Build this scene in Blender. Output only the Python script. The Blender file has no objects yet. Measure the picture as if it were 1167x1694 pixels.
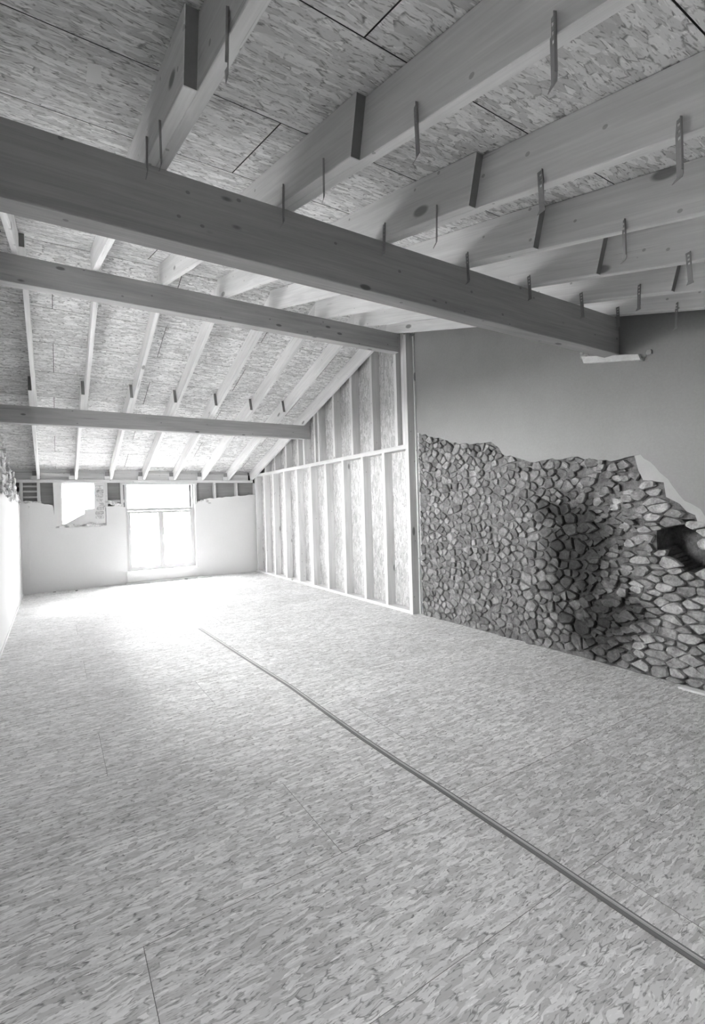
import bpy, bmesh, math, random
from mathutils import Vector, Matrix, noise
from mathutils.geometry import tessellate_polygon

# ------------------------------------------------------------------ camera
sc = bpy.context.scene
col = sc.collection
FPX, YAW, PIT, ROL, CX, CY, CH = 796.82, .5568, -.0119, -.029, 583.5, 847.0, 1.5
fw = Vector((math.sin(YAW)*math.cos(PIT), math.cos(YAW)*math.cos(PIT), math.sin(PIT)))
r0 = Vector((math.cos(YAW), -math.sin(YAW), 0)); u0 = r0.cross(fw)
rt = r0*math.cos(ROL) + u0*math.sin(ROL); up = -r0*math.sin(ROL) + u0*math.cos(ROL)
cam_d = bpy.data.cameras.new('camera'); cam = bpy.data.objects.new('camera', cam_d); col.objects.link(cam)
cam_d.sensor_fit = 'HORIZONTAL'; cam_d.sensor_width = 36; cam_d.lens = FPX*36/1167
cam_d.clip_start = .02; cam_d.clip_end = 500
cam.matrix_world = Matrix(((rt.x, up.x, -fw.x, 0), (rt.y, up.y, -fw.y, 0), (rt.z, up.z, -fw.z, CH), (0, 0, 0, 1)))
sc.camera = cam
CAM = Vector((0, 0, CH))
def on(x, y, ax, v):                      # photo pixel -> point on an axis-aligned plane of the room
    d = fw + rt*((x-CX)/FPX) - up*((y-CY)/FPX)
    return CAM + d*((v-CAM[ax])/d[ax])

# ------------------------------------------------------------------ light
SKY = 17.0
world = bpy.data.worlds.new('overcast_sky'); sc.world = world; world.use_nodes = True
wn = world.node_tree.nodes
wn['Background'].inputs[0].default_value = (1, 1, 1, 1); wn['Background'].inputs[1].default_value = SKY
sc.view_settings.view_transform = 'Standard'; sc.view_settings.look = 'None'
sc.view_settings.gamma = 1; sc.view_settings.use_curve_mapping = False
sc.view_settings.exposure = 2.08
sc.cycles.use_denoising = True; sc.cycles.adaptive_threshold = .02; sc.cycles.max_bounces = 8; sc.cycles.diffuse_bounces = 6
sc.cycles.sample_clamp_indirect = 8
sun_d = bpy.data.lights.new('sun', 'SUN'); sun_d.energy = 6; sun_d.angle = math.radians(20)
sun = bpy.data.objects.new('sun', sun_d); col.objects.link(sun); sun.location = (3, 20, 12)
SUN_EL, SUN_AZ = math.radians(40), math.radians(4)
sun.rotation_euler = Vector((-math.sin(SUN_AZ)*math.cos(SUN_EL), -math.cos(SUN_AZ)*math.cos(SUN_EL), -math.sin(SUN_EL))).to_track_quat('-Z', 'Y').to_euler()
def portal(name, loc, direction, sx, sy):
    d = bpy.data.lights.new(name, 'AREA'); d.shape = 'RECTANGLE'; d.size = sx; d.size_y = sy
    d.cycles.is_portal = True
    o = bpy.data.objects.new(name, d); col.objects.link(o); o.location = loc
    o.rotation_euler = Vector(direction).to_track_quat('-Z', 'Z').to_euler()
    return o

# ------------------------------------------------------------------ the measured room (metres)
XL, XR, XO, XS = -.528, 4.123, 4.262, 4.194      # left wall, stud fronts, board behind studs, plaster face
YB, YN = 11.13, -1.5                             # back wall, wall behind the camera
TN, TF = .2675, .3032
zn = lambda y: 4.0399 + TN*(y-6)                 # underside of near rafters
zf = lambda y: 3.7503 - TF*(y-6)                 # underside of far rafters
YA = 6 + (3.7503-4.0399)/(TN+TF)                 # ridge
HR, WR = .22, .046                               # rafter height, width
VN, VF = HR*math.sqrt(1+TN*TN), HR*math.sqrt(1+TF*TF)
RX = [-.19, .4411, 1.0721, 1.7039, 2.3356, 2.9513, 3.5447, 4.0744]
Y1, Z1T, Z1B, W1 = 2.2907, 3.0477, 2.7351, .12
Y2, Z2T, Z2B, W2 = 5.2216, 3.8317, 3.5773, .12
Y3, Z3T, Z3B, W3 = 8.269, 3.0624, 2.8106, .12
XRF = 4.62                                       # roof overhang to the right
XLF = -1.03

# ------------------------------------------------------------------ materials
def new_mat(name, rough=.8):
    m = bpy.data.materials.new(name); m.use_nodes = True
    nt = m.node_tree; b = nt.nodes['Principled BSDF']; b.inputs['Roughness'].default_value = rough
    b.inputs['Specular IOR Level'].default_value = .25
    return m, nt, b
class NT:
    def __init__(s, nt): s.nt = nt
    def n(s, t, **k):
        q = s.nt.nodes.new(t)
        for a, v in k.items(): setattr(q, a, v)
        return q
    def l(s, a, b): s.nt.links.new(a, b)
    def m(s, op, a, b=None, c=None, clamp=False):
        q = s.n('ShaderNodeMath', operation=op, use_clamp=clamp)
        for i, v in enumerate((a, b, c)):
            if v is None: continue
            if isinstance(v, (int, float)): q.inputs[i].default_value = v
            else: s.l(v, q.inputs[i])
        return q.outputs[0]
    def vm(s, op, a, b):
        q = s.n('ShaderNodeVectorMath', operation=op)
        for i, v in enumerate((a, b)):
            if isinstance(v, (tuple, list)): q.inputs[i].default_value = v
            elif isinstance(v, (int, float)): q.inputs[i].default_value = (v, v, v)
            else: s.l(v, q.inputs[i])
        return q.outputs[0]
    def mix(s, f, a, b):
        q = s.n('ShaderNodeMix', data_type='FLOAT')
        for i, v in ((0, f), (2, a), (3, b)):
            if isinstance(v, (int, float)): q.inputs[i].default_value = v
            else: s.l(v, q.inputs[i])
        return q.outputs[0]
    def step(s, v, lo, hi, a=0., b=1.):
        q = s.n('ShaderNodeMapRange', interpolation_type='SMOOTHSTEP')
        s.l(v, q.inputs[0])
        for i, x in enumerate((lo, hi, a, b)): q.inputs[i+1].default_value = x
        return q.outputs[0]
    def noise(s, vec, scale, detail=2, rough=.5, dist=0):
        q = s.n('ShaderNodeTexNoise'); s.l(vec, q.inputs['Vector'])
        q.inputs['Scale'].default_value = scale; q.inputs['Detail'].default_value = detail
        q.inputs['Roughness'].default_value = rough; q.inputs['Distortion'].default_value = dist
        return q
    def mapping(s, vec, rot=(0, 0, 0), scale=(1, 1, 1), loc=(0, 0, 0)):
        q = s.n('ShaderNodeMapping'); s.l(vec, q.inputs['Vector'])
        q.inputs['Rotation'].default_value = rot; q.inputs['Scale'].default_value = scale; q.inputs['Location'].default_value = loc
        return q.outputs[0]
    def objvec(s):                                 # object coordinates, shifted per object
        tc = s.n('ShaderNodeTexCoord'); oi = s.n('ShaderNodeObjectInfo')
        sh = s.n('ShaderNodeCombineXYZ'); k = s.m('MULTIPLY', oi.outputs['Random'], 37.)
        s.l(k, sh.inputs[0]); s.l(s.m('MULTIPLY', oi.outputs['Random'], 91.), sh.inputs[1]); s.l(k, sh.inputs[2])
        return s.vm('ADD', tc.outputs['Object'], sh.outputs[0]), oi.outputs['Random']
    def grey(s, v, bsdf):
        q = s.n('ShaderNodeCombineColor')
        for i in range(3): s.l(v, q.inputs[i])
        s.l(q.outputs[0], bsdf.inputs['Base Color'])
    def bump(s, h, bsdf, strength, dist):
        q = s.n('ShaderNodeBump'); q.inputs['Strength'].default_value = strength; q.inputs['Distance'].default_value = dist
        s.l(h, q.inputs['Height']); s.l(q.outputs[0], bsdf.inputs['Normal'])

def osb(name, lo, hi, size=1., edge=.55, upright=False, layers=((.12, 9, 42, None), (.95, 11, 38, .5), (-.5, 10, 40, .5), (.15, 7, 28, .66))):
    m, nt, b = new_mat(name, .75); N = NT(nt)
    v, rnd = N.objvec()
    if upright:                                     # boards standing in a wall: lay the strands in the board's own plane
        sp = N.n('ShaderNodeSeparateXYZ'); N.l(v, sp.inputs[0]); cb = N.n('ShaderNodeCombineXYZ')
        N.l(N.m('ADD', sp.outputs[0], sp.outputs[1]), cb.inputs[1]); N.l(sp.outputs[2], cb.inputs[0]); v = cb.outputs[0]
    wn_ = N.noise(v, 7/size, 2); w = N.vm('SUBTRACT', wn_.outputs['Color'], .5)
    v = N.vm('ADD', v, N.vm('MULTIPLY', w, .045*size))
    val = ed = None
    for k, (ang, fx, fy, thr) in enumerate(layers):
        q = N.mapping(v, (0, 0, ang), (fx/size, fy/size, 1), (k*7.3, k*3.1, 0))
        a = N.n('ShaderNodeTexVoronoi', voronoi_dimensions='2D', feature='F1'); N.l(q, a.inputs['Vector']); a.inputs['Scale'].default_value = 1
        e = N.n('ShaderNodeTexVoronoi', voronoi_dimensions='2D', feature='DISTANCE_TO_EDGE'); N.l(q, e.inputs['Vector']); e.inputs['Scale'].default_value = 1
        sp = N.n('ShaderNodeSeparateColor'); N.l(a.outputs['Color'], sp.inputs[0])
        if val is None: val, ed = sp.outputs[1], e.outputs[0]
        else:
            t = N.m('GREATER_THAN', sp.outputs[0], thr)
            val = N.mix(t, val, sp.outputs[1]); ed = N.mix(t, ed, e.outputs[0])
    brk = N.step(N.noise(v, 26/size, 2).outputs[0], .47, .62)
    dark = N.m('MULTIPLY', N.step(ed, .02, .15, 1, 0), brk)
    s1 = N.step(N.noise(N.mapping(v, (0, 0, .25), (24/size, 120/size, 1)), 1, 2, .5, .6).outputs[0], .58, .70)
    s2 = N.step(N.noise(N.mapping(v, (0, 0, -.4), (20/size, 95/size, 1), (5, 9, 0)), 1, 2, .5, .6).outputs[0], .60, .70)
    big = N.noise(v, 1.3, 3).outputs[0]
    c = N.m('ADD', N.m('MULTIPLY', val, hi-lo), lo)
    c = N.m('MULTIPLY', c, N.step(big, .25, .75, .92, 1.07))
    c = N.m('MULTIPLY', c, N.mix(dark, 1., edge))
    c = N.m('MULTIPLY', c, N.mix(s1, 1., edge*.6+.35))
    c = N.m('MULTIPLY', c, N.mix(s2, 1., 1.22))
    c = N.m('MULTIPLY', c, N.m('ADD', N.m('MULTIPLY', rnd, .08), .96))
    c = N.m('MINIMUM', c, .9)
    N.grey(c, b)
    return m

def timber(name, base, contrast=.2, knots=.9, seed=0., knotscale=1.6):
    m, nt, b = new_mat(name, .6); N = NT(nt)
    v, rnd = N.objvec()
    g = N.noise(N.mapping(v, scale=(1.2, 22, 22)), 1, 4, .65, .6).outputs[0]
    g2 = N.noise(N.mapping(v, scale=(3, 120, 120)), 1, 2, .5).outputs[0]
    big = N.noise(N.mapping(v, scale=(.7, 3, 3)), 1, 2).outputs[0]
    kq = N.mapping(v, scale=(knotscale, knotscale*2.4, knotscale*2.4))
    k = N.n('ShaderNodeTexVoronoi', feature='F1'); N.l(kq, k.inputs['Vector']); k.inputs['Scale'].default_value = 1
    kn = N.step(k.outputs['Distance'], .07, .12, 1, 0)
    nq = N.n('ShaderNodeTexVoronoi', feature='F1'); N.l(N.mapping(v, scale=(7, 9, 9)), nq.inputs['Vector']); nq.inputs['Scale'].default_value = 1
    nl = N.step(nq.outputs['Distance'], .07, .09, 1, 0)
    chk = N.noise(N.mapping(v, scale=(.8, 45, 45), loc=(3, 3, 3)), 1, 2, .5, .8).outputs[0]
    cr = N.step(chk, .70, .74, 0, 1)
    c = N.m('ADD', N.m('MULTIPLY', N.m('SUBTRACT', g, .5), contrast*1.6), 1.)
    c = N.m('ADD', c, N.m('MULTIPLY', N.m('SUBTRACT', g2, .5), contrast*.7))
    c = N.m('MULTIPLY', c, N.step(big, .25, .75, .88, 1.1))
    c = N.m('MULTIPLY', c, N.mix(kn, 1., 1-knots*.65))
    c = N.m('MULTIPLY', c, N.mix(nl, 1., .62))
    c = N.m('MULTIPLY', c, N.mix(cr, 1., .72))
    c = N.m('MULTIPLY', c, N.m('ADD', N.m('MULTIPLY', rnd, .12), .94))
    c = N.m('MULTIPLY', c, base)
    N.grey(c, b); N.bump(g, b, .15, .002)
    return m

def mottled(name, base, var=.12, scale=3., rough=.9, fine=40., bump=.2, bdist=.003):
    m, nt, b = new_mat(name, rough); N = NT(nt)
    g = N.n('ShaderNodeNewGeometry').outputs['Position']
    a = N.noise(g, scale, 5, .6).outputs[0]; f = N.noise(g, fine, 3, .6).outputs[0]
    c = N.m('ADD', N.m('MULTIPLY', N.m('SUBTRACT', a, .5), var*2), 1.)
    c = N.m('ADD', c, N.m('MULTIPLY', N.m('SUBTRACT', f, .5), var*1.2))
    c = N.m('MULTIPLY', c, base)
    N.grey(c, b); N.bump(N.m('ADD', f, a), b, bump, bdist)
    return m

def soot(N):                                       # smoke stain left on the masonry, 1 = clean
    p = N.n('ShaderNodeNewGeometry').outputs['Position']
    w = N.vm('SUBTRACT', N.noise(p, 2.6, 4, .6).outputs['Color'], .5)
    p2 = N.vm('ADD', p, N.vm('MULTIPLY', w, .75))
    out = None
    for (cy, cz, sy, sz) in ((2.74, 1.0, .42, .62), (2.62, .4, .5, .36), (3.02, 1.42, .2, .2)):
        q = N.mapping(p2, scale=(0, 1/sy, 1/sz), loc=(0, -cy/sy, -cz/sz))
        ln = N.n('ShaderNodeVectorMath', operation='LENGTH'); N.l(q, ln.inputs[0])
        s_ = N.step(ln.outputs['Value'], .4, 1.3, 1, 0)
        out = s_ if out is None else N.m('MAXIMUM', out, s_)
    return out
def stone_mat(name, lo, hi, sooty=True):
    m, nt, b = new_mat(name, .9); N = NT(nt)
    ge = N.n('ShaderNodeNewGeometry'); oi = N.n('ShaderNodeObjectInfo')
    r = N.m('FRACT', N.m('ADD', N.m('MULTIPLY', oi.outputs['Random'], 7.3), ge.outputs['Random Per Island']))
    p = ge.outputs['Position']
    a = N.noise(p, 14, 5, .65).outputs[0]; f = N.noise(p, 70, 3, .6).outputs[0]
    c = N.m('ADD', N.m('MULTIPLY', r, hi-lo), lo)
    c = N.m('MULTIPLY', c, N.step(a, .28, .72, .62, 1.35)); c = N.m('MULTIPLY', c, N.step(f, .2, .8, .8, 1.2))
    if sooty: c = N.m('MULTIPLY', c, N.mix(soot(N), 1., .25))
    N.grey(c, b); N.bump(N.m('ADD', a, f), b, .6, .008)
    return m

M = {}
M['floor'] = osb('osb_floor', .48, .80, .75, .45, False, ((.1, 9, 62, None), (.42, 10, 56, .5), (-.3, 9, 60, .5), (.8, 11, 44, .72)))
M['ceil'] = osb('osb_ceiling', .54, .88, .85, .42)
M['board'] = osb('osb_wall', .40, .66, .8, .6, True)
M['rafter'] = timber('spruce_rafter', .78, .28)
M['purlin'] = timber('glulam_purlin', .41, .42, .9, 0, 2.6)
M['old'] = timber('weathered_board', .3, .35)
M['stud'] = timber('spruce_stud', .64, .3)
M['end'] = timber('sawn_end_grain', .22, .2)
M['white'] = mottled('white_plaster', .72, .05, 1.4, .9, 30)
M['grey'] = mottled('grey_render', .27, .17, 1.3, .92, 55, .3)
M['under'] = mottled('pale_undercoat', .38, .12, 6, .95, 60, .5)
M['mortar'] = stone_mat('lime_mortar', .16, .16)
M['stone'] = stone_mat('rubble_stone', .12, .26)
M['coursed'] = stone_mat('coursed_stone', .21, .39)
M['pale_stone'] = stone_mat('pale_rubble', .45, .75, False)
M['steel'] = mottled('galvanised_steel', .3, .1, 20, .5, 90, .05)
M['pvc'] = mottled('white_window_paint', .55, .03, 2, .5, 30, .02)
M['dark'] = mottled('dark_void', .03, .1, 3)
M['edge'] = mottled('dark_board_edge', .07, .1, 3)  # dark side faces so the ceiling board seams read as lines
M['steel_light'] = mottled('pale_cable_rib', .5, .08, 6)
M['fedge'] = mottled('floor_board_edge', .2, .1, 3)
M['cable'] = mottled('grey_plastic', .17, .08, 6, .55, 60, .05)
M['core'] = mottled('masonry_core', .22, .2, 5, .95, 30, .6, .01)
M['land'] = mottled('pale_ground', .12, .1, .3)
def glass():
    m = bpy.data.materials.new('clear_glass'); m.use_nodes = True; nt = m.node_tree; nt.nodes.clear()
    o = nt.nodes.new('ShaderNodeOutputMaterial'); t = nt.nodes.new('ShaderNodeBsdfTransparent'); t.inputs[0].default_value = (.94, .94, .94, 1)
    g = nt.nodes.new('ShaderNodeBsdfGlossy'); g.inputs['Roughness'].default_value = .03
    x = nt.nodes.new('ShaderNodeMixShader'); x.inputs[0].default_value = .06
    nt.links.new(t.outputs[0], x.inputs[1]); nt.links.new(g.outputs[0], x.inputs[2]); nt.links.new(x.outputs[0], o.inputs[0])
    return m
M['glass'] = glass()

# ------------------------------------------------------------------ helpers
rng = random.Random(7)
def tag(o, label=None, cat=None, group=None, kind=None):
    for k, v in (('label', label), ('category', cat), ('group', group), ('kind', kind)):
        if v: o[k] = v
    return o
def link(name, me, mat, parent=None, loc=(0, 0, 0), rot=None):
    o = bpy.data.objects.new(name, me); col.objects.link(o)
    if mat and not me.materials: me.materials.append(mat)
    o.location = loc
    if rot: o.rotation_euler = rot
    if parent: o.parent = parent
    return o
def from_bm(bm, name):
    bmesh.ops.recalc_face_normals(bm, faces=bm.faces)
    me = bpy.data.meshes.new(name); bm.to_mesh(me); bm.free(); return me
def bm_box(bm, a, b):
    vs = [bm.verts.new((x, y, z)) for x in (a[0], b[0]) for y in (a[1], b[1]) for z in (a[2], b[2])]
    for f in ((0, 1, 3, 2), (4, 6, 7, 5), (0, 4, 5, 1), (2, 3, 7, 6), (0, 2, 6, 4), (1, 5, 7, 3)): bm.faces.new([vs[i] for i in f])
def box_mesh(name, sx, sy, sz, bev=0.):
    bm = bmesh.new(); bm_box(bm, (-sx/2, -sy/2, -sz/2), (sx/2, sy/2, sz/2))
    if bev: bmesh.ops.bevel(bm, geom=list(bm.edges), offset=bev, segments=1, affect='EDGES')
    return from_bm(bm, name)
def box(name, a, b, mat, parent=None, bev=0.):        # world-aligned box, origin at its centre
    a = Vector(a); b = Vector(b); c = (a+b)/2; s = b-a
    o = link(name, box_mesh(name, *s, bev), mat, parent)
    o.location = c
    return o
def boxes(name, lst, mat, parent=None):               # one thing made of several blocks
    bm = bmesh.new()
    for a, b in lst: bm_box(bm, a, b)
    return link(name, from_bm(bm, name), mat, parent)
def timber_box(name, a, b, mat, parent=None, bev=.003):  # local X is the grain (longest side)
    a = Vector(a); b = Vector(b); c = (a+b)/2; s = [abs(x) for x in (b-a)]
    ax = s.index(max(s))
    if ax == 0: me = box_mesh(name, s[0], s[1], s[2], bev); r = None
    elif ax == 1: me = box_mesh(name, s[1], s[0], s[2], bev); r = (0, 0, math.pi/2)
    else: me = box_mesh(name, s[2], s[1], s[0], bev); r = (0, -math.pi/2, 0)
    return link(name, me, mat, parent, c, r)
def prism(name, pts, axis, d0, d1, mat, parent=None):  # polygon in the two other axes, extruded along axis
    bm = bmesh.new()
    def P(p, d):
        q = list(p); q.insert(axis, d); return q
    A = [bm.verts.new(P(p, d0)) for p in pts]; B = [bm.verts.new(P(p, d1)) for p in pts]
    n = len(pts)
    for t in tessellate_polygon([[Vector((p[0], p[1], 0)) for p in pts]]):
        if len(set(t)) == 3: bm.faces.new([A[i] for i in t]); bm.faces.new([B[i] for i in t[::-1]])
    for i in range(n): bm.faces.new((A[i], A[(i+1) % n], B[(i+1) % n], B[i]))
    return link(name, from_bm(bm, name), mat, parent)
def prisms(name, polys, axis, d0, d1, mat, parent=None):   # several polygons of one wall, one mesh
    bm = bmesh.new()
    for pts in polys:
        def P(p, d):
            q = list(p); q.insert(axis, d); return q
        A = [bm.verts.new(P(p, d0)) for p in pts]; B = [bm.verts.new(P(p, d1)) for p in pts]; n = len(pts)
        for t in tessellate_polygon([[Vector((p[0], p[1], 0)) for p in pts]]):
            if len(set(t)) == 3: bm.faces.new([A[i] for i in t]); bm.faces.new([B[i] for i in t[::-1]])
        for i in range(n): bm.faces.new((A[i], A[(i+1) % n], B[(i+1) % n], B[i]))
    return link(name, from_bm(bm, name), mat, parent)
def jag(pts, amp, step, seed=0):                       # roughen an open polyline
    r = random.Random(seed); out = []
    for (a, b) in zip(pts, pts[1:]):
        L = math.hypot(b[0]-a[0], b[1]-a[1]); k = max(1, int(L/step))
        for i in range(k):
            t = i/k; j = amp if i else amp*.4
            out.append((a[0]+(b[0]-a[0])*t + r.uniform(-j, j), a[1]+(b[1]-a[1])*t + r.uniform(-j, j)))
    out.append(pts[-1]); return out
def inside(p, poly):
    x, y = p; c = False; n = len(poly)
    for i in range(n):
        (x1, y1), (x2, y2) = poly[i], poly[i-1]
        if (y1 > y) != (y2 > y) and x < (x2-x1)*(y-y1)/(y2-y1)+x1: c = not c
    return c
def empty(name, loc=(0, 0, 0)):
    o = bpy.data.objects.new(name, None); col.objects.link(o); o.location = loc; o.empty_display_size = .1; return o
ORD = ['first', 'second', 'third', 'fourth', 'fifth', 'sixth', 'seventh', 'eighth', 'ninth', 'tenth', 'eleventh', 'twelfth']

# ------------------------------------------------------------------ outside ground
land = box('outside_ground', (-120, -100, -3.2), (120, 140, -3.0), M['land']); tag(land, kind='structure', label='pale ground far below outside the window')

# ------------------------------------------------------------------ floor
floor = box('floor', (XLF, YN, -.14), (XRF-.1, YB+.1, -.022), M['dark']); tag(floor, kind='structure', label='pale strand board floor of the loft')
fx0, fx1 = XL+.006, 4.255
PW = .638
y = 1.165 - PW*5; k = 0; shared = {}
def panel(name, sx, sy, t, mat, em=None):
    key = (name, round(sx, 3), round(sy, 3), mat.name)
    if key not in shared: 
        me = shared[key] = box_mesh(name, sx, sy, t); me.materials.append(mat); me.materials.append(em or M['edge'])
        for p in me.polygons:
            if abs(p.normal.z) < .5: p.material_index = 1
    return shared[key]
while y < YB-.03:
    ya, yb = max(y, YN), min(y+PW, YB-.025)
    xs = [fx0]; x = 1.02 - 2.5 + (k % 3)*.85
    while x < fx1:
        if x > fx0+.15 and x < fx1-.15: xs.append(x)
        x += 2.5
    xs.append(fx1)
    if yb-ya > .05:
        for a, b in zip(xs, xs[1:]):
            g = .0009
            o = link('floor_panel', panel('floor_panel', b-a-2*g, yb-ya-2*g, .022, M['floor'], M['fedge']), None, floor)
            o.location = Vector(((a+b)/2, (ya+yb)/2, -.011+rng.uniform(-.0006, .0004))) - floor.location
    y += PW; k += 1

# ------------------------------------------------------------------ ceiling: strand board panels over both slopes
ADDED_SKYL = [(0, 1)]  # rafter bays opened for the added roof window
SY0, SY1 = -1.25, -.4
ceiling = empty('ceiling', (0, YA, zn(YA)+VN)); tag(ceiling, kind='structure', label='strand board ceiling in two slopes meeting at the ridge')
an, af = math.atan(TN), -math.atan(TF)
def slope_panel(name, x0, x1, y0, y1, near, mat, t=.018, lift=0.):
    g = .003
    cs = math.cos(an if near else af)
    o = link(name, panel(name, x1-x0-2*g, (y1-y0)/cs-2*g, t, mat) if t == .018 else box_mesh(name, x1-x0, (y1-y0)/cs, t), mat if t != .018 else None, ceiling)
    yc = (y0+y1)/2; z = (zn(yc)+VN) if near else (zf(yc)+VF)
    ang = an if near else af
    off = (t/2+lift+.0015)
    o.location = Vector(((x0+x1)/2, yc - math.sin(ang)*off, z+math.cos(ang)*off)) - ceiling.location
    o.rotation_euler = (ang, 0, 0)
    return o
ys = [.6365+.655*i for i in range(-4, 9)]
ys = [YN-.3] + [q for q in ys if YN-.2 < q < YA-.15] + [YA-.002]
ysn = sorted(set(ys + [SY0, SY1]))
def skyholes(ya, yb): return [(RX[a]+WR, RX[b]-.0) for a, b in ADDED_SKYL] if ya >= SY0-.01 and yb <= SY1+.01 else []
for i, (a, b) in enumerate(zip(ysn, ysn[1:])):
    holes = skyholes(a, b)
    cuts = [XLF, XRF]
    x = -1.6 + (i % 2)*1.27
    while x < XRF:
        if XLF+.2 < x < XRF-.2 and not any(h0-.1 < x < h1+.1 for h0, h1 in holes): cuts.append(x)
        x += 2.5
    segs = sorted(cuts); spans = list(zip(segs, segs[1:])); out = []
    for (s0, s1) in spans:
        cur = s0
        for h0, h1 in holes:
            if h0 > s0 and h1 < s1: out.append((cur, h0)); cur = h1
        out.append((cur, s1))
    for s0, s1 in out:
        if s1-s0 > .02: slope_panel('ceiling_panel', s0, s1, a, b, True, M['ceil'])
yf = [YA+.002] + [YA+.30+.655*i for i in range(0, 9)]
yf = [q for q in yf if q < YB+.3] + [YB+.55]
for i, (a, b) in enumerate(zip(yf, yf[1:])):
    cuts = [XLF, XRF]; x = -1.2+(i % 2)*1.27
    while x < XRF:
        if XLF+.2 < x < XRF-.2: cuts.append(x)
        x += 2.5
    cuts.sort()
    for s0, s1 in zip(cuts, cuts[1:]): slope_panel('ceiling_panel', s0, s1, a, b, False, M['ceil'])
# roof covering above the panels keeps the daylight out
if not ADDED_SKYL: SY0 = SY1
slope_panel('roof_covering', XLF-.3, XRF+.3, SY1, YA+.01, True, M['dark'], .06, .02)
slope_panel('roof_covering', XLF-.3, XRF+.3, YN-.5, SY0, True, M['dark'], .06, .02)
xx = [XLF-.3]
for a, b in ADDED_SKYL: xx += [RX[a]+WR, RX[b]]
xx.append(XRF+.3)
for a, b in zip(xx[::2], xx[1::2]): slope_panel('roof_covering', a, b, SY0, SY1, True, M['dark'], .06, .02)
slope_panel('roof_covering', XLF-.3, XRF+.3, YA-.01, YB+.7, False, M['dark'], .06, .02)
# roof window added unseen behind the camera to brighten the near floor
for i, (a, b) in enumerate(ADDED_SKYL):
    x0, x1 = RX[a]+WR, RX[b]; yc = (SY0+SY1)/2; zc = zn(yc)+VN
    L = (SY1-SY0)/math.cos(an)
    w = empty('window_%d' % (i+3), (0, 0, 0)); tag(w, kind='structure', label='unseen roof window added for fill light in the near slope, %s from the left wall' % ORD[i])
    w.location = ((x0+x1)/2, yc, zc+.05); w.rotation_euler = (an, 0, 0)
    sx, sy = (x1-x0)/2, L/2; bm = bmesh.new()
    for p, q in (((-sx, -sy, -.03), (-sx+.05, sy, .05)), ((sx-.05, -sy, -.03), (sx, sy, .05)), ((-sx+.05, -sy, -.03), (sx-.05, -sy+.05, .05)), ((-sx+.05, sy-.05, -.03), (sx-.05, sy, .05))): bm_box(bm, p, q)
    link('frame', from_bm(bm, 'frame'), M['pvc'], w)
    link('pane', box_mesh('pane', 2*sx-.1, 2*sy-.1, .006), M['glass'], w)
    for yy in (SY0-.045, SY1):  # boards closing the added window well, also holding back the sun
        tb = timber_box('trimmer', (x0+.001, yy, zn(yy)), (x1-.001, yy+.045, zn(yy)+VN-.012), M['rafter']); tb.parent = ceiling; tb.location = Vector(tb.location)-Vector(ceiling.location)
    portal('added_roof_window_portal', (w.location.x, yc - math.sin(an)*.08, zc+.05+.08), (0, math.sin(an), -math.cos(an)), 2*sx, 2*sy)

# ------------------------------------------------------------------ purlins
p1 = timber_box('purlin', (XL-.028, Y1, Z1B), (XS-.02, Y1+W1, Z1T), M['purlin'], bev=.004)
tag(p1, 'deep dark timber purlin crossing the room nearest the camera', 'beam', 'roof purlins')
p2 = timber_box('purlin', (XLF, Y2, Z2B), (4.068, Y2+W2, Z2T), M['purlin'], bev=.004)
tag(p2, 'middle timber purlin under the ridge, ending at the tall post', 'beam', 'roof purlins')
p3 = timber_box('purlin', (XL-.1, Y3, Z3B), (4.245, Y3+W3, Z3T), M['purlin'], bev=.004)
for v in p3.data.vertices:
    if v.co.z > 0 and v.co.y > 0: v.co.z -= TF*W3+.002
tag(p3, 'farthest and lowest timber purlin, nearest the back wall', 'beam', 'roof purlins')

# ------------------------------------------------------------------ rafters
def rafter(x, ya, yb, near, label, group, mat=None):
    zz = zn if near else zf; ang = an if near else af
    L = (yb-ya)/math.cos(ang); yc = (ya+yb)/2
    me = box_mesh('rafter', L, WR, HR, .0025)
    o = link('rafter', me, mat or M['rafter'])
    me.materials.append(M['end'])
    for p in me.polygons:
        if abs(p.normal.x) > .9: p.material_index = 1
    d = Vector((0, math.cos(ang), math.sin(ang))); n = Vector((0, -math.sin(ang), math.cos(ang)))
    m = Matrix((( d.x, -1, n.x), (d.y, 0, n.y), (d.z, 0, n.z)))
    o.rotation_euler = m.to_euler(); o.location = Vector((x+WR/2, yc, zz(yc))) + n*(HR/2)
    return tag(o, label, 'rafter', group)
for i, x in enumerate(RX):
    w = ORD[i]
    trim = any(i in s for s in ADDED_SKYL)
    rafter(x, YN-.25, 2.52, True, 'rafter above the camera, %s from the left wall, running down from the deep purlin' % w, 'rafters above the camera')
    rafter(x-WR, 1.575+rng.uniform(-.02, .02) + (.14 if i in (4, 5) else 0), YA-.03, True, 'rafter between deep purlin and ridge, %s from the left wall' % w, 'rafters between purlin and ridge')
    rafter(x, Y2+.10, 8.62, False, 'rafter of the far slope from ridge to lowest purlin, %s from the left wall' % w, 'far rafters below the ridge')
    if i < 7: rafter(x-WR, 7.82+rng.uniform(-.05, .05), YB+.055, False, 'short rafter from lowest purlin to back wall, %s from the left wall' % w, 'short rafters at the back wall')
    else: rafter(x, 8.63, YB+.055, False, 'short rafter from lowest purlin to back wall, along the stud wall', 'short rafters at the back wall')

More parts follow.
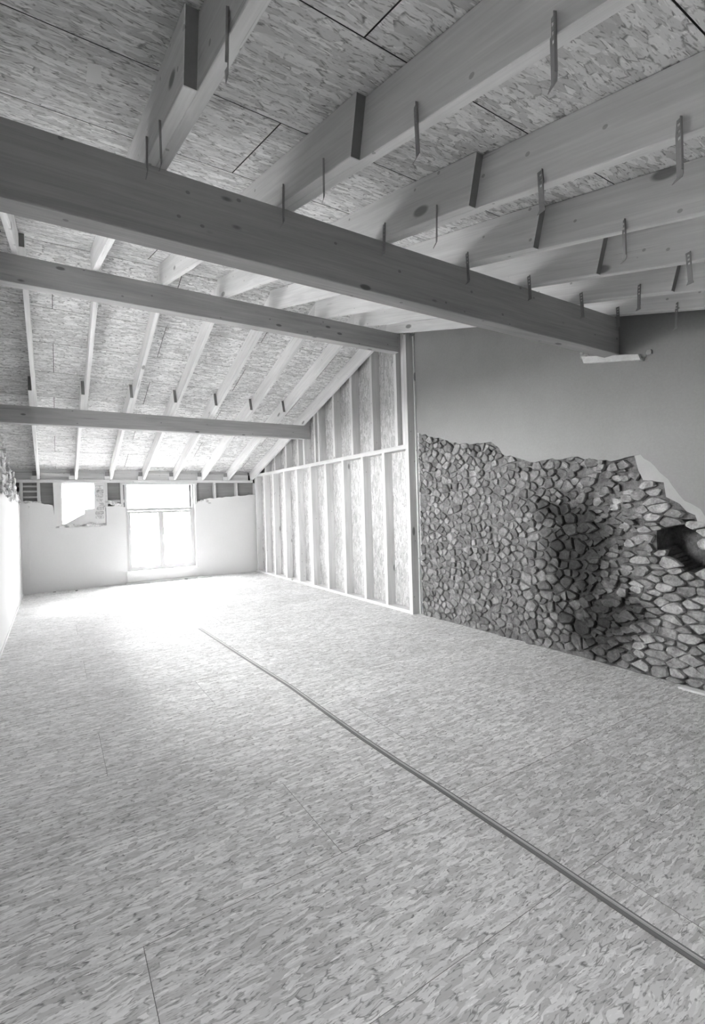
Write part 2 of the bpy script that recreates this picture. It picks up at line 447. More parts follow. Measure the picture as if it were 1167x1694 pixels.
# ------------------------------------------------------------------ hanger straps
def strap_mesh(L, tip):
    bm = bmesh.new(); W = .026; t = .0022
    zs = []; n_h = 3
    # ladder: two rails, rungs between the holes, then a plain tail that flares at the tip
    z = 0.
    bm_box(bm, (-t/2, -W/2, -.012), (t/2, W/2, 0)); z = -.012
    for i in range(n_h):
        bm_box(bm, (-t/2, -W/2, z-.011), (t/2, -W/2+.0075, z)); bm_box(bm, (-t/2, W/2-.0075, z-.011), (t/2, W/2, z)); z -= .011
        bm_box(bm, (-t/2, -W/2, z-.011), (t/2, W/2, z)); z -= .011
    bm_box(bm, (-t/2, -W/2*.95, -L+.02), (t/2, W/2*.95, z))
    vs = [bm.verts.new(p) for p in ((-t/2, -W/2*.95, -L+.02), (-t/2, W/2*.95, -L+.02), (-t/2-tip, W/2*1.5, -L), (-t/2-tip, -W/2*1.5, -L),
                                    (t/2, -W/2*.95, -L+.02), (t/2, W/2*.95, -L+.02), (t/2-tip, W/2*1.5, -L), (t/2-tip, -W/2*1.5, -L))]
    for f in ((0, 1, 2, 3), (4, 5, 6, 7), (0, 1, 5, 4), (1, 2, 6, 5), (2, 3, 7, 6), (3, 0, 4, 7)): bm.faces.new([vs[q] for q in f])
    # folded stiffening edge
    bm_box(bm, (-t/2-.006, -W/2, -L+.03), (t/2, -W/2+.002, 0))
    return from_bm(bm, 'hanger_strap')
sm = [strap_mesh(.175, .006), strap_mesh(.20, .012)]
ROWS = [(.742, 'nearest row'), (1.25, 'second row'), (1.785, 'third row'), (2.216, 'row beside the deep purlin')]
for i, x in enumerate(RX):
    if i == 0: continue
    for j, (yy, rw) in enumerate(ROWS):
        if (i, j) in ((1, 0), (6, 0), (7, 0), (5, 0), (4, 0), (6, 1), (7, 1), (4, 2), (5, 2), (1, 2)): continue
        face = x - (WR if yy > 1.56 else 0)
        top = zn(yy) + (.055 if j < 3 else .07)
        o = link('hanger_strap', sm[(i*5+j*3) % 2], M['steel'], None, (face-.0014, yy+rng.uniform(-.015, .015), top+rng.uniform(-.012, .012)))
        o.rotation_euler = (rng.uniform(-.10, .02), rng.uniform(0., .06), rng.uniform(-.5, .0) if j < 3 else rng.uniform(-.1, .1))
        tag(o, 'punched steel strap on %s rafter from left wall, %s' % (ORD[i], rw), 'strap', 'steel ceiling hanger straps')
o = link('hanger_strap', sm[0], M['steel'], None, (RX[1]-WR-.0014, 1.94, zn(1.94)+.03)); tag(o, 'short steel hanger strap behind the nearest rafter end', 'strap', 'steel ceiling hanger straps')

# ------------------------------------------------------------------ stud wall
sw = empty('stud_wall', (XR, 8.1, 0)); tag(sw, 'timber stud wall lined with pale strand board on the right', 'wall', kind=None)
def swp(o): 
    o.parent = sw; o.location = Vector(o.location) - Vector(sw.location); return o
Ypost = 5.205
swp(timber_box('sill_plate', (XR, 5.21, .0), (XO, YB-.03, .045), M['stud']))
swp(timber_box('rail', (XR, 5.206, 2.262), (XO, YB-.03, 2.325), M['stud']))
lower = [5.772, 6.339, 6.936, 7.533, 8.120, 8.730, 9.339, 9.937, 10.464, 11.0]
for q in lower: swp(timber_box('stud', (XR, q-.066, .045), (XO, q, 2.262), M['stud']))
for q in (5.43, 6.03, 6.606, 7.196, 7.749, 7.90, 8.36, 8.62, 9.2, 9.8, 10.35):
    zt = (zf(q)+VF-.004) if q > YA else zn(q-.05)+VN-.006
    if q-.06 > YA: zt = zf(q)+VF-.02
    if zt > 2.4: swp(timber_box('stud', (XR, q-.06, 2.325), (XO, q, zt), M['stud']))
q = 5.34
swp(timber_box('stud', (XR+.03, 5.215, 2.325), (XO, 5.30, zn(5.2)+VN-.01), M['stud']))
seam = [4.96, 6.18, 7.43, 8.68, 9.93, YB+.42]
for a, b in zip(seam, seam[1:]):
    top = lambda yy: ((zn(yy)+VN) if yy < YA else (zf(yy)+VF)) + .01
    pts = [(a+.001, 0), (b-.001, 0), (b-.001, top(b))] + ([(YA, top(YA))] if a < YA < b else []) + [(a+.001, top(a))]
    swp(prism('lining_panel', pts, 0, XO+.001, XO+.019, M['board']))
o = box('outer_skin', (XO+.03, 4.95, -.1), (XO+.2, YB+.5, 4.3), M['dark'])
# follow the roof: cut as a polygon instead of a box
bpy.data.objects.remove(o)
pts = [(4.95, -.1), (YB+.5, -.1), (YB+.5, zf(YB+.5)+VF+.01), (YA, zf(YA)+VF+.01), (4.95, zn(4.95)+VN+.01)]
swp(prism('outer_skin', pts, 0, XO+.022, XO+.2, M['dark']))
post = empty('timber_post', (4.19, 5.15, 0)); tag(post, 'tall square timber post between stud wall and masonry wall', 'post')
for nm, a, b in (('post_shaft', (XR-.004, 5.135, 0), (XO-.005, 5.205, zn(5.15)-.004)), ('post_shaft', (XO-.028, 5.112, 0), (XO-.003, 5.134, zn(5.1)-.004))):
    o = timber_box(nm, a, b, M['stud']); o.parent = post; o.location = Vector(o.location)-Vector(post.location)
o = boxes('bracket', [((XR+.03, 5.05, zn(5.1)-.07), (XR+.034, 5.08, zn(5.1)-.006)), ((XR+.06, 5.02, zn(5.1)-.03), (XR+.064, 5.08, zn(5.1)-.012))], M['steel']); o.parent = post; o.location = -Vector(post.location)

# ------------------------------------------------------------------ right masonry wall
wall_r = prism('wall_right', [(YN-.3, -.1), (5.045, -.1), (5.045, zn(5.045)+VN), (YN-.3, zn(YN-.3)+VN)], 0, XS+.30, XS+.42, M['core'])
tag(wall_r, kind='structure', label='masonry wall with grey render above and bare rubble stone below')
top_px = [(688, 716), (712, 722), (735, 727), (760, 735), (790, 733), (812, 731), (826, 742), (832, 752), (860, 758), (885, 766), (905, 760), (940, 757), (975, 758), (1010, 764), (1035, 757), (1060, 752), (1084, 772), (1106, 792), (1112, 803), (1124, 820), (1144, 833), (1160, 842), (1172, 862)]
edge = [(p.y, p.z) for p in (on(x, y, 0, XS) for x, y in top_px)]
edge[0] = (5.04, edge[0][1])
edge += [(1.63, 1.18), (1.66, 1.05), (1.60, .9), (1.45, .75), (1.1, .62), (.6, .6), (0, .55), (-1.8, .5)]
edge_r = jag(edge, .012, .05, 3)
# render coat
pl = [(q[0], q[1]) for q in edge_r] + [(-1.8, zn(-1.8)+VN), (5.04, zn(5.04)+VN)]
plaster = prism('render_coat', pl, 0, XS, XS+.028, M['grey'], wall_r); 
plaster['label'] = 'smooth grey render with a broken lower edge'
# pale undercoat showing along the broken edge on the right
uc = [on(x, y, 0, XS+.02) for x, y in ((1050, 748), (1062, 744), (1108, 786), (1126, 815), (1150, 830), (1175, 850), (1175, 885), (1166, 868), (1158, 868), (1152, 852), (1138, 846), (1126, 833), (1112, 826), (1104, 822), (1100, 798), (1066, 794), (1058, 778))]
under = prism('undercoat', [(p.y, p.z) for p in uc], 0, XS+.006, XS+.05, M['under'], wall_r); under['label'] = 'pale undercoat left along the broken render'
# rough backing: mortar relief with a hollow where stones are missing
cav = [(p.y, p.z) for p in (on(x, y, 0, XS) for x, y in ((1085, 872), (1110, 862), (1140, 862), (1158, 880), (1160, 905), (1172, 925), (1158, 948), (1125, 940), (1100, 915), (1085, 900)))]
cvy = sum(p[0] for p in cav)/len(cav); cvz = sum(p[1] for p in cav)/len(cav)
poly = [(q[0], q[1]+.05) for q in edge_r] + [(-1.8, -.05), (5.045, -.05)]
def backing():
    bm = bmesh.new(); S = .028; ny = int((5.045+1.75)/S); nz = int(2.7/S); g = {}
    for i in range(ny+1):
        for j in range(nz+1):
            yy, zz = 5.045-i*S, -.05+j*S
            d = noise.noise((yy*6, zz*6, 1.))*.012 + noise.noise((yy*17, zz*17, 4.))*.008
            dep = 0.
            if inside((yy, zz), cav): dep = .24
            g[i, j] = bm.verts.new((XS+.036+d+dep, yy, zz))
    for i in range(ny):
        for j in range(nz):
            bm.faces.new((g[i, j], g[i+1, j], g[i+1, j+1], g[i, j+1]))
    return from_bm(bm, 'mortar_bed')
mb = link('mortar_bed', backing(), M['mortar'], wall_r); mb['label'] = 'rough lime mortar between the stones'
def stone_bm(bm, quad, proud, r, n_=None, flat=.55, ax=0, face=XS, sgn=-1):
    # quad: outline in the wall plane; rounded polygon, bulging out of the wall
    cx_ = sum(p[0] for p in quad)/len(quad); cz_ = sum(p[1] for p in quad)/len(quad)
    ring = []
    m = len(quad)
    for i in range(m):
        a, b, c = quad[i-1], quad[i], quad[(i+1) % m]
        for (q, t) in ((a, r.uniform(.10, .30)), (c, r.uniform(.10, .30))):
            ring.append((b[0]+(q[0]-b[0])*t, b[1]+(q[1]-b[1])*t))
    def V(p, s, d):
        yy, zz = cx_+(p[0]-cx_)*s, cz_+(p[1]-cz_)*s
        return bm.verts.new((face + sgn*d, yy, zz) if ax == 0 else (yy, face+sgn*d, zz))
    A = [V(p, 1.0, -.05) for p in ring]; B = [V(p, .985, proud-.012) for p in ring]
    tilt = (r.uniform(-.3, .3), r.uniform(-.3, .3))
    C = [V(p, r.uniform(.78, .9), proud+.012*(tilt[0]*(p[0]-cx_)/.05+tilt[1]*(p[1]-cz_)/.05)+r.uniform(-.003, .004)) for p in ring]
    k = len(ring)
    for P, Q in ((A, B), (B, C)):
        for i in range(k): bm.faces.new((P[i], P[(i+1) % k], Q[(i+1) % k], Q[i]))
    bm.faces.new(C)
    return cx_, cz_
def layout(y0, y1, z0, z1, rh, wf, seed, jit):
    r = random.Random(seed); rows = []; z = z0; out = []
    hs = []
    while z < z1: h = rh*r.uniform(.7, 1.35); hs.append((z, z+h)); z += h
    wob = lambda yy, zz: noise.noise((yy*1.7, zz*.9, seed*1.3))*rh*1.1 + noise.noise((yy*5, zz*3., seed*2.3))*rh*.35
    for (a, b) in hs:
        yy = y0 + r.uniform(-.1, 0)
        while yy < y1:
            w = wf(yy, a)*r.uniform(.55, 1.5)
            if r.random() < .18: w *= .55
            q = [(yy, a), (yy+w, a), (yy+w, b), (yy, b)]
            if w > .1 and r.random() < .3:       # two thin stones in one course
                mid = a+(b-a)*r.uniform(.4, .6); qs = [[(yy, a), (yy+w, a), (yy+w, mid), (yy, mid)], [(yy, mid), (yy+w, mid), (yy+w, b), (yy, b)]] if r.random() < .6 else [q]
            else: qs = [q]
            for q in qs:
                o = []
                for (u, v) in q:
                    o.append((u + noise.noise((u*9, v*9, seed+.5))*jit, v + wob(u, v) + noise.noise((u*9, v*9, seed+7.5))*jit*.7))
                c = (sum(p[0] for p in o)/4, sum(p[1] for p in o)/4)
                g = .007
                o2 = []
                for p in o:
                    dx, dz = p[0]-c[0], p[1]-c[1]
                    o2.append((c[0]+dx*max(.3, 1-g/max(abs(dx), .01)), c[1]+dz*max(.3, 1-g/max(abs(dz), .01))))
                out.append((o2, c))
            yy += w
    return out
KZ = lambda y: 1.12 + .85*max(0., min(1., (2.75-y)/.6))
SP = lambda y, z: .30 if y < 1.2 else (.112 if y < 2.2 else (.086 if y < 3.4 else .074))
def rubble(y0, y1, z0, z1, seed):
    r = random.Random(seed); pts = []; H = {}
    G = .30
    for k in range(22000):
        y = r.uniform(y0, y1) if k % 6 else r.uniform(y0, 1.2); z = r.uniform(z0, z1); sp = SP(y, z)*r.uniform(.62, 1.25); q = (y, z*KZ(y)); gi, gj = int(q[0]//G), int(q[1]//G)
        ok = True
        for i in (-1, 0, 1):
            for j in (-1, 0, 1):
                for (p, ps) in H.get((gi+i, gj+j), ()):
                    if math.hypot(p[0]-q[0], p[1]-q[1]) < (sp+ps)/2: ok = False; break
                if not ok: break
            if not ok: break
        if ok: H.setdefault((gi, gj), []).append((q, sp)); pts.append((q, sp))
    out = []
    for q, sp in pts:
        poly = [(q[0]-.3, q[1]-.3), (q[0]+.3, q[1]-.3), (q[0]+.3, q[1]+.3), (q[0]-.3, q[1]+.3)]
        gi, gj = int(q[0]//G), int(q[1]//G)
        nb = [p for i in (-2, -1, 0, 1, 2) for j in (-2, -1, 0, 1, 2) for p in H.get((gi+i, gj+j), ()) if p[0] is not q and math.hypot(p[0][0]-q[0], p[0][1]-q[1]) < .62]
        for p, ps in nb:
            nx, nz = p[0]-q[0], p[1]-q[1]; d = math.hypot(nx, nz); nx /= d; nz /= d
            lim = d*sp/(sp+ps) - .0045*r.uniform(.5, 1.9)
            new = []
            for (u, v), (u2, v2) in zip(poly, poly[1:]+poly[:1]):
                s1 = (u-q[0])*nx+(v-q[1])*nz-lim; s2 = (u2-q[0])*nx+(v2-q[1])*nz-lim
                if s1 <= 0: new.append((u, v))
                if (s1 < 0 < s2) or (s2 < 0 < s1): t = s1/(s1-s2); new.append((u+(u2-u)*t, v+(v2-v)*t))
            poly = new
            if len(poly) < 3: break
        if len(poly) < 3: continue
        k = KZ(q[0]); poly = [(min(5.04, u+r.uniform(-.006, .006)), v/k+r.uniform(-.006, .006)) for u, v in poly]
        out.append((poly, (q[0], q[1]/k)))
    return out
cells = rubble(-1.5, 5.05, -.05, 2.55, 5)
stones = []; ucp = [(p.y, p.z) for p in uc]
wpoly = [(q[0], q[1]+.012) for q in edge_r] + [(-1.8, -.02), (5.045, -.02)]
for quad, c in cells:
    if not inside(c, wpoly) or inside(c, cav) or inside(c, ucp): continue
    if c[1] < .02: continue
    d = (Vector((XS, c[0], c[1]))-CAM); depth = d.dot(fw)
    area = abs(sum(p[0]*q[1]-q[0]*p[1] for p, q in zip(quad, quad[1:]+quad[:1])))/2
    vis = c[0] > 1.55
    stones.append((area/(max(depth, .3)**2) * (1 if vis else .001), quad, c))
stones.sort(key=lambda t: -t[0])
rs = random.Random(11); rest = bmesh.new()
for i, (a, quad, c) in enumerate(stones):
    prd = rs.uniform(-.034, -.008) if c[0] > 3.3 and c[1] < 1.95 else rs.uniform(-.026, .008)
    if i < 255:
        bm = bmesh.new(); stone_bm(bm, quad, prd, rs)
        me = from_bm(bm, 'stone'); loc = Vector((XS, c[0], c[1])); me.transform(Matrix.Translation(-loc))
        for p in me.polygons: p.use_smooth = False
        link('stone', me, M['coursed' if c[0] < 2.3 + .25*noise.noise((c[1]*3, 2.2, .3)) else 'stone'], wall_r, loc)
    else: stone_bm(rest, quad, prd, rs)
o = link('small_stones', from_bm(rest, 'small_stones'), M['stone'], wall_r); tag(o, 'small rubble stones between the larger ones', kind='stuff')
# bearing pad under the purlin end
pp = [on(x, y, 0, XS-.05) for x, y in ((962, 590), (1056, 586), (1060, 595), (966, 601))]
pad = prism('bearing_pad', [(p.y, p.z) for p in pp], 0, XS-.05, XS-.0005, M['stud']); tag(pad, 'pale wooden bearing pad under the deep purlin end', 'block')
bm = bmesh.new(); rr = random.Random(4)
for k_ in range(12):
    yy, zz = rr.choice(((2.60, 2.83), (2.10, 2.665))); yy += rr.uniform(-.05, .05); zz += rr.uniform(-.03, .03); s = rr.uniform(.012, .03)
    stone_bm(bm, [(yy-s, zz-s), (yy+s, zz-s*.8), (yy+s, zz+s), (yy-s, zz+s*.7)], rr.uniform(.004, .02), rr)
o = link('mortar_packing', from_bm(bm, 'mortar_packing'), M['under'], wall_r)
# pale batten on the floor along the masonry
o = timber_box('floor_batten', (4.11, .3, 0), (4.165, 1.86, .018), M['white']); tag(o, 'pale narrow batten on the floor against the stone wall', 'batten')

# ------------------------------------------------------------------ left wall
crest = [(YN-.3, 2.9), (6.4, 2.85), (6.95, 2.8), (7.3, 2.72), (7.9, 2.42), (8.6, 2.30), (9.4, 2.22), (10.1, 2.12), (10.7, 1.92), (YB+.02, 1.78)]
ct = jag(crest, .03, .15, 8)
LW0, LW1, LZ0, LZ1 = 3.9, 6.4, 1.72, 2.79              # added window in the left wall, out of view, to light mid-room
wall_l = prisms('wall_left', [[(LW1, -.1), (YB+.3, -.1), (YB+.3, 1.78)] + [q for q in ct[::-1] if q[0] > LW1+.02] + [(LW1, 2.86)],
                             [(YN-.3, -.1), (LW0, -.1), (LW0, 2.88), (YN-.3, 2.9)], [(LW0, -.1), (LW1, -.1), (LW1, LZ0), (LW0, LZ0)], [(LW0, LZ1), (LW1, LZ1), (LW1, 2.86), (LW0, 2.88)]], 0, XLF, XL-.03, M['core'])
tag(wall_l, kind='structure', label='white plastered wall at the far left with bare rubble on top')
ptop = jag([(3.0, 1.64), (6.3, 1.65), (6.5, 1.72), (7.6, 1.80), (8.6, 1.72), (9.6, 1.76), (10.4, 1.74), (11.12, 1.74)], .02, .12, 9)
prism('plaster_coat', [(3.0, 0), (YB, 0)] + ptop[::-1], 0, XL-.03, XL, M['white'], wall_l)
rl = random.Random(21); n_l = 0
cpoly = ptop + [(q[0], q[1]) for q in ct[::-1]]
for quad, c in layout(6.95, 11.15, 1.7, 2.9, .10, lambda a, b: .2, 9, .04):
    if not inside(c, cpoly): continue
    bm = bmesh.new(); stone_bm(bm, quad, rl.uniform(-.02, .04), rl, ax=0, face=XL-.01, sgn=1)
    me = from_bm(bm, 'stone'); loc = Vector((XL, c[0], c[1])); me.transform(Matrix.Translation(-loc)); link('stone', me, M['pale_stone'], wall_l, loc)
tz = lambda y: (zn(y)+VN if y < YA else zf(y)+VF)+.01
o = prisms('outer_skin', [[(YN-.3, -.1), (LW0, -.1), (LW0, tz(LW0)), (YN-.3, tz(YN-.3))], [(LW1, -.1), (YB+.5, -.1), (YB+.5, tz(YB+.5)), (LW1, tz(LW1))],
                          [(LW0, -.1), (LW1, -.1), (LW1, LZ0), (LW0, LZ0)], [(LW0, LZ1), (LW1, LZ1), (LW1, tz(LW1)), (YA, tz(YA)), (LW0, tz(LW0))]], 0, XLF-.16, XLF-.002, M['board'], wall_l)
w6 = empty('window_2', (XLF+.1, (LW0+LW1)/2, LZ0)); tag(w6, kind='structure', label='wide window added unseen in the left wall to light the room')
fr = boxes('frame', [((XLF+.06, LW0, LZ0), (XLF+.13, LW0+.05, LZ1)), ((XLF+.06, LW1-.05, LZ0), (XLF+.13, LW1, LZ1)), ((XLF+.06, LW0+.05, LZ0), (XLF+.13, LW1-.05, LZ0+.05)), ((XLF+.06, LW0+.05, LZ1-.05), (XLF+.13, LW1-.05, LZ1)), ((XLF+.06, (LW0+LW1)/2-.03, LZ0+.05), (XLF+.13, (LW0+LW1)/2+.03, LZ1-.05))], M['pvc'], w6); fr.location = -Vector(w6.location)
for a, b in ((LW0+.05, (LW0+LW1)/2-.03), ((LW0+LW1)/2+.03, LW1-.05)):
    g = box('pane', (XLF+.09, a, LZ0+.05), (XLF+.1, b, LZ1-.05), M['glass'], w6); g.location = Vector(g.location)-Vector(w6.location)
portal('added_side_window_portal', (XLF-.1, (LW0+LW1)/2, (LZ0+LZ1)/2), (1, 0, 0), LW1-LW0, LZ1-LZ0)
o = box('trim_1', (XL, YN, 0), (XL+.012, YB-.15, .035), M['white']); tag(o, kind='structure', label='thin white skirting along the left wall')

# ------------------------------------------------------------------ back wall
WX0, WX1, WZ0, WZ1 = 1.305, 2.735, .245, 2.15
wall_b = box('wall_back', (XLF-.1, YB+.36, -.1), (-.35, YB+.42, 2.3), M['core']); tag(wall_b, kind='structure', label='low white plastered back wall with window and broken opening')
wb0 = Vector(wall_b.location)
def wbp(o, lab=None):
    o.parent = wall_b; o.location = Vector(o.location)-wb0
    if lab: o['label'] = lab
    return o
L = [(-.6, -.05), (WX0, -.05), (WX0, 1.62)] + jag([(WX0, 1.62), (1.12, 1.66), (.94, 1.64)], .01, .06, 1)[1:] + jag([(.93, 1.26), (.72, 1.235), (.4, 1.225), (.05, 1.27)], .012, .06, 2) + jag([(.01, 1.69), (-.2, 1.74), (-.45, 1.77), (-.6, 1.80)], .015, .06, 3)
wbp(prism('plaster_coat', L, 1, YB, YB+.36, M['white']))
R_ = [(WX1, -.05), (4.26, -.05), (4.26, 1.86)] + jag([(4.25, 1.86), (3.6, 1.81), (3.0, 1.77), (2.9, 1.70), (2.82, 1.72), (WX1, 1.60)], .01, .07, 4)
wbp(prism('plaster_coat', R_, 1, YB, YB+.36, M['white']))
wbp(prism('plaster_coat', [(WX0, -.05), (WX1, -.05), (WX1, WZ0-.02), (WX0, WZ0-.02)], 1, YB+.01, YB+.36, M['white']))
# broken masonry around the small opening
hole = [(.17, 2.11), (.737, 2.12), (.722, 1.61), (.55, 1.59), (.545, 1.50), (.35, 1.385), (.16, 1.29)]
outer = [(.02, 2.135), (.925, 2.135), (.925, 1.19), (.7, 1.18), (.4, 1.17), (.03, 1.19)]
def ring_prism():
    bm = bmesh.new(); y0, y1 = YB+.02, YB+.34
    H0 = [bm.verts.new((x, y0, z)) for x, z in hole]; H1 = [bm.verts.new((x, y1, z)) for x, z in hole]
    n = len(hole)
    for i in range(n): bm.faces.new((H0[i], H0[(i+1) % n], H1[(i+1) % n], H1[i]))
    for (Hh, yy) in ((H0, y0), (H1, y1)):
        O = [bm.verts.new((x, yy, z)) for x, z in outer]
        for f in ((0, 1, 'a1', 'a0'), (1, 2, 'a2', 'a1'), (2, 3, 'a3', 'a2'), (3, 4, 'a4', 'a3'), (4, 'a5', 'a4'), (4, 5, 'a6', 'a5'), (5, 0, 'a0', 'a6')):
            bm.faces.new([Hh[int(q[1])] if isinstance(q, str) else O[q] for q in f])
    return from_bm(bm, 'broken_reveal')
wbp(link('broken_reveal', ring_prism(), M['white']), 'rough masonry around the small broken opening')
rb = random.Random(31)
for k_ in range(16):
    t = k_/15
    xx = .1+.78*t + rb.uniform(-.02, .02); zz = 1.27+rb.uniform(-.02, .03)
    s = rb.uniform(.02, .045); bm = bmesh.new()
    stone_bm(bm, [(xx-s*1.4, zz-s*.6), (xx+s*1.4, zz-s*.5), (xx+s*1.2, zz+s*.6), (xx-s*1.3, zz+s*.5)], rb.uniform(.0, .03), rb, ax=1, face=YB)
    me = from_bm(bm, 'stone'); me.transform(Matrix.Translation((-xx, -YB, -zz))); wbp(link('stone', me, M['pale_stone'], None, (xx, YB, zz)))
for k_ in range(9):                                   # right jamb of the broken opening
    zz = 1.34+k_*.088; s = .04; xx = .83+rb.uniform(-.01, .01); bm = bmesh.new(); w_ = rb.uniform(.06, .085)
    stone_bm(bm, [(xx-w_, zz-s), (xx+w_, zz-s), (xx+w_, zz+s*.9), (xx-w_, zz+s*.9)], rb.uniform(-.01, .012), rb, ax=1, face=YB+.015)
    me = from_bm(bm, 'stone'); me.transform(Matrix.Translation((-xx, -YB, -zz))); wbp(link('stone', me, M['pale_stone'], None, (xx, YB, zz)))
for (xs_, n__) in ((1.0, 9), (2.86, 7), (-.35, 8)):   # rubble scraps on the plaster's broken top edge
    for k_ in range(n__):
        xx = xs_+rb.uniform(-.1, .28) if xs_ > 0 else xs_+rb.uniform(-.15, .34)
        zz = 1.68+rb.uniform(-.03, .09); s = rb.uniform(.02, .05); bm = bmesh.new()
        stone_bm(bm, [(xx-s*1.6, zz-s*.6), (xx+s*1.5, zz-s*.5), (xx+s*1.3, zz+s*.6), (xx-s*1.5, zz+s*.7)], rb.uniform(-.02, .012), rb, ax=1, face=YB)
        me = from_bm(bm, 'stone'); me.transform(Matrix.Translation((-xx, -YB, -zz))); wbp(link('stone', me, M['pale_stone'], None, (xx, YB, zz)))
# timber frame band under the eaves
wbp(timber_box('top_plate', (XLF+.35, YB-.01, 2.135), (4.12, YB+.2, 2.192), M['stud']))
for x0, x1 in ((-.62, .03), (.92, WX0-.01), (WX1+.01, 4.26)):
    wbp(box('backing_board', (x0, YB+.13, 1.55), (x1, YB+.15, 2.135), M['old']))
    wbp(box('outer_board', (x0-.05, YB+.30, 1.5), (x1+.05, YB+.36, 2.7), M['dark']))
for x in (-.5, -.22, .95, 1.245, 2.76, 3.2, 3.72, 4.18): wbp(timber_box('short_stud', (x-.025, YB+.01, 1.62), (x+.025, YB+.13, 2.135), M['stud']))
wbp(timber_box('lintel', (WX0-.06, YB-.005, 2.095), (WX1+.06, YB+.16, 2.134), M['stud']))
for z in (1.84, 1.95, 2.05): wbp(timber_box('lath', (-.56, YB+.10, z), (-.24, YB+.13, z+.035), M['stud']))
wbp(timber_box('lath', (.93, YB+.09, 1.72), (WX0-.01, YB+.13, 1.78), M['stud']))
# blocking boards between the rafter feet, and pale bearing blocks beside them
for i in range(8):
    x0 = RX[i-1]+.0 if i else XL-.1; x1 = RX[i]-WR
    wbp(timber_box('blocking_board', (x0+.002, YB+.06, 2.194), (x1-.002, YB+.085, 2.33), M['stud']))
    wbp(timber_box('blocking_board', (x0+.002, YB+.09, 2.335), (x1-.002, YB+.115, zf(YB)+VF-.012), M['stud']))
    if 0 < i < 7 or i == 0: wbp(box('bearing_block', (x1-.10, YB-.02, 2.194), (x1-.002, YB+.055, 2.27), M['white'])); wbp(box('bearing_block', (x1-.075, YB-.005, 2.275), (x1-.004, YB+.05, 2.36), M['steel']))
wbp(box('roof_closer', (XLF-.2, YB+.36, 2.1), (XRF, YB+.42, 2.6), M['dark']))
wbp(boxes('outer_skin', [((XLF-.1, YB+.36, -.1), (.0, YB+.42, 2.3)), ((.94, YB+.36, 1.2), (WX0-.0, YB+.42, 2.3)), ((0, YB+.36, -.1), (WX0, YB+.42, 1.22)), ((WX1, YB+.36, -.1), (XRF, YB+.42, 2.3))], M['dark']))
# window with two leaves and a fixed light above
w1 = empty('window_1', ((WX0+WX1)/2, YB+.11, WZ0)); tag(w1, kind='structure', label='two leaf white window with a fixed light above')
def wp(o, par=w1):
    o.parent = par; o.location = Vector(o.location)-Vector(w1.location); return o
y0, y1 = YB+.08, YB+.15; ZT = 1.56
wp(boxes('frame', [((WX0, y0, WZ0), (WX0+.045, y1, WZ1)), ((WX1-.045, y0, WZ0), (WX1, y1, WZ1)), ((WX0+.045, y0, WZ0), (WX1-.045, y1, WZ0+.045)), ((WX0+.045, y0, ZT-.03), (WX1-.045, y1, ZT+.03)), ((WX0+.045, y0, WZ1-.03), (WX1-.045, y1, WZ1))], M['pvc']))
xm = (WX0+WX1)/2
for s, (a, b) in enumerate(((WX0+.047, xm-.002), (xm+.002, WX1-.047))):
    za, zb = WZ0+.047, ZT-.032; t = .05
    lf = wp(boxes('leaf', [((a, y0-.015, za), (a+t, y1-.02, zb)), ((b-t, y0-.015, za), (b, y1-.02, zb)), ((a+t, y0-.015, za), (b-t, y1-.02, za+t)), ((a+t, y0-.015, zb-t), (b-t, y1-.02, zb))], M['pvc']))
    g = box('pane', (a+t, y0+.02, za+t), (b-t, y0+.03, zb-t), M['glass']); g.parent = lf
    if s == 1:
        hd = boxes('handle', [((a+.012, y0-.03, .85), (a+.036, y0-.016, 1.0)), ((a+.016, y0-.055, .93), (a+.032, y0-.03, .945)), ((a+.014, y0-.066, .83), (a+.034, y0-.05, .95))], M['white']); hd.parent = lf
wp(box('pane', (WX0+.045, y0+.03, ZT+.03), (WX1-.045, y0+.04, WZ1-.03), M['glass']))
o = boxes('window_sill', [((WX0-.03, YB-.09, WZ0-.04), (WX1+.03, YB+.08, WZ0-.012)), ((WX0-.05, YB-.12, .0), (2.80, YB-.002, .028)), ((WX0-.02, YB-.022, .03), (WX1+.02, YB-.002, WZ0-.042))], M['white']); wp(o)
portal('window_portal', (xm, YB+.25, (WZ0+WZ1)/2), (0, -1, 0), WX1-WX0, WZ1-WZ0)
portal('opening_portal', (.45, YB+.35, 1.72), (0, -1, 0), .6, .85)
w2 = wbp(prism('mortar_heap', [(.16, 1.285), (.53, 1.50), (.53, 1.44), (.60, 1.29)], 1, YB+.03, YB+.16, M['under']))
# corner casing, scraps
o = boxes('pipe_casing', [((XL+.002, YB-.05, 0), (-.395, YB-.002, 1.72)), ((-.43, YB-.065, 0), (-.40, YB-.05, 1.70))], M['white']); tag(o, 'slim white pipe casing in the far left corner', 'casing')
o = timber_box('sill_board', (2.68, YB-.22, .0), (3.0, YB-.125, .02), M['stud']); o.rotation_euler.z += .18; tag(o, 'short pale board lying right of the window', 'board')
for k_, (x, yy) in enumerate(((-.02, 10.98), (.35, 10.85), (2.45, 10.93))):
    s = .022+.006*k_
    bm = bmesh.new(); bm_box(bm, (-s, -s*.6, 0), (s*1.2, s*.5, s*.6)); bmesh.ops.bevel(bm, geom=list(bm.edges), offset=s*.2, segments=1, affect='EDGES')
    o = link('rubble_scrap', from_bm(bm, 'rubble_scrap'), M['core'], None, (x, yy, 0.0005)); o.rotation_euler.z = k_*1.1
    tag(o, ['small dark rubble scrap on the floor by the left corner', 'tiny dark scrap on the floor between corner and window', 'small dark scrap on the floor below the window'][k_], 'rubble', 'scraps along the back wall')

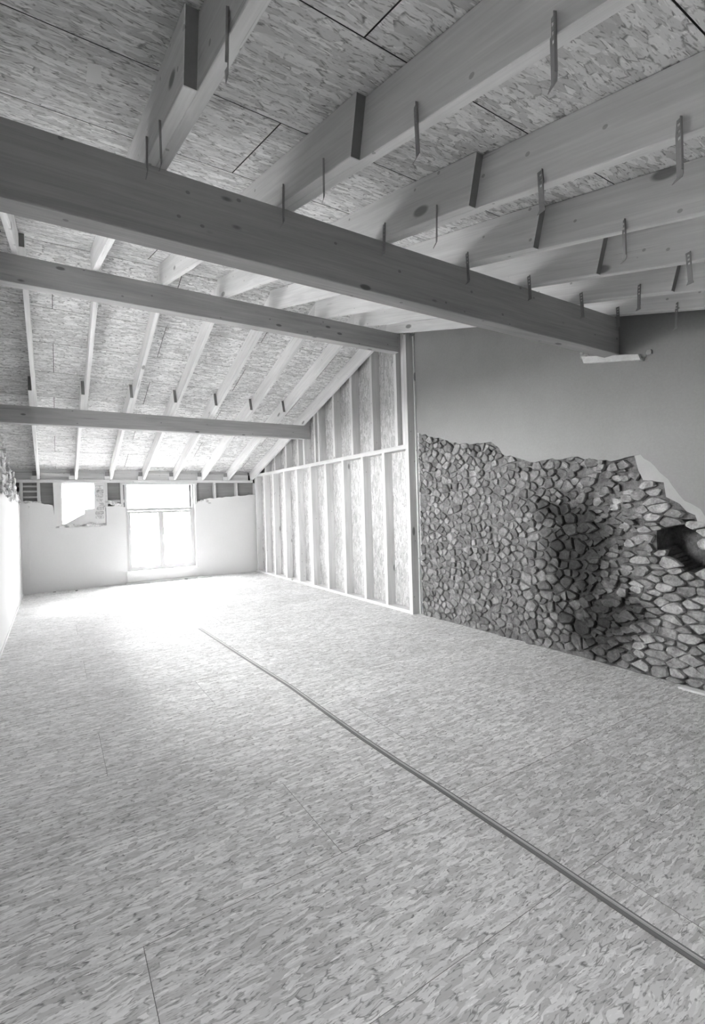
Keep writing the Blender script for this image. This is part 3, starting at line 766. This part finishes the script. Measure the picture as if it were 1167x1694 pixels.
# ------------------------------------------------------------------ wall behind the camera
wall_n = box('wall_near', (XLF, YN-.2, -.1), (XRF, YN, zn(YN)+VN+.02), M['core']); tag(wall_n, kind='structure', label='low bare masonry wall behind the camera')

# ------------------------------------------------------------------ flat cable strip on the floor
cp = [(330, 1040), (404, 1088), (480, 1136), (545, 1183), (600, 1222), (660, 1262), (720, 1300), (800, 1353), (900, 1419), (1000, 1487), (1080, 1541), (1167, 1598), (1230, 1640)]
path = [on(x, y, 2, 0) for x, y in cp]
def ribbon():
    bm = bmesh.new(); prof = [(-.021, 0), (-.021, .004), (-.014, .006), (-.009, .003), (-.006, .003), (-.001, .006), (.003, .006), (.006, .003), (.009, .003), (.013, .008), (.022, .008), (.024, 0)]
    rows = []
    fine = []
    for a, b in zip(path, path[1:]):
        for i in range(4): fine.append(a.lerp(b, i/4))
    fine.append(path[-1])
    for i, p in enumerate(fine):
        t = (fine[min(i+1, len(fine)-1)]-fine[max(i-1, 0)]).normalized(); n = Vector((t.y, -t.x, 0))
        if n.x < 0: n = -n
        rows.append([bm.verts.new((p.x+n.x*u, p.y+n.y*u, h_+.0004)) for u, h_ in [(q*.82, w) for q, w in prof]])
    for A, B in zip(rows, rows[1:]):
        for i in range(len(prof)): bm.faces.new((A[i], A[(i+1) % len(prof)], B[(i+1) % len(prof)], B[i]))
    bm.faces.new(rows[0]); bm.faces.new(rows[-1])
    me = from_bm(bm, 'floor_cable'); me.materials.append(M['cable']); me.materials.append(M['steel_light'])
    for p in me.polygons:
        if p.index % 12 in (5, 8) and p.index < len(me.polygons)-2: p.material_index = 1
    return me
o = link('floor_cable', ribbon(), M['cable']); tag(o, 'thin dark ribbed cable strip running along the strand board floor', 'cable')

# ------------------------------------------------------------------ paper label stuck to the ceiling board
bm = bmesh.new(); pts = [(.166, 2.082), (.211, 2.064), (.223, 2.205), (.169, 2.229)]
A = [bm.verts.new((x, y, zn(y)+VN+.0012)) for x, y in pts]; B = [bm.verts.new((x, y, zn(y)+VN-.0002)) for x, y in pts]
bm.faces.new(A); bm.faces.new(B[::-1])
for i in range(4): bm.faces.new((A[i], A[(i+1) % 4], B[(i+1) % 4], B[i]))
o = link('paper_label', from_bm(bm, 'paper_label'), M['white']); tag(o, 'small blank pale label stuck to the ceiling board left of the first near rafter', 'label')
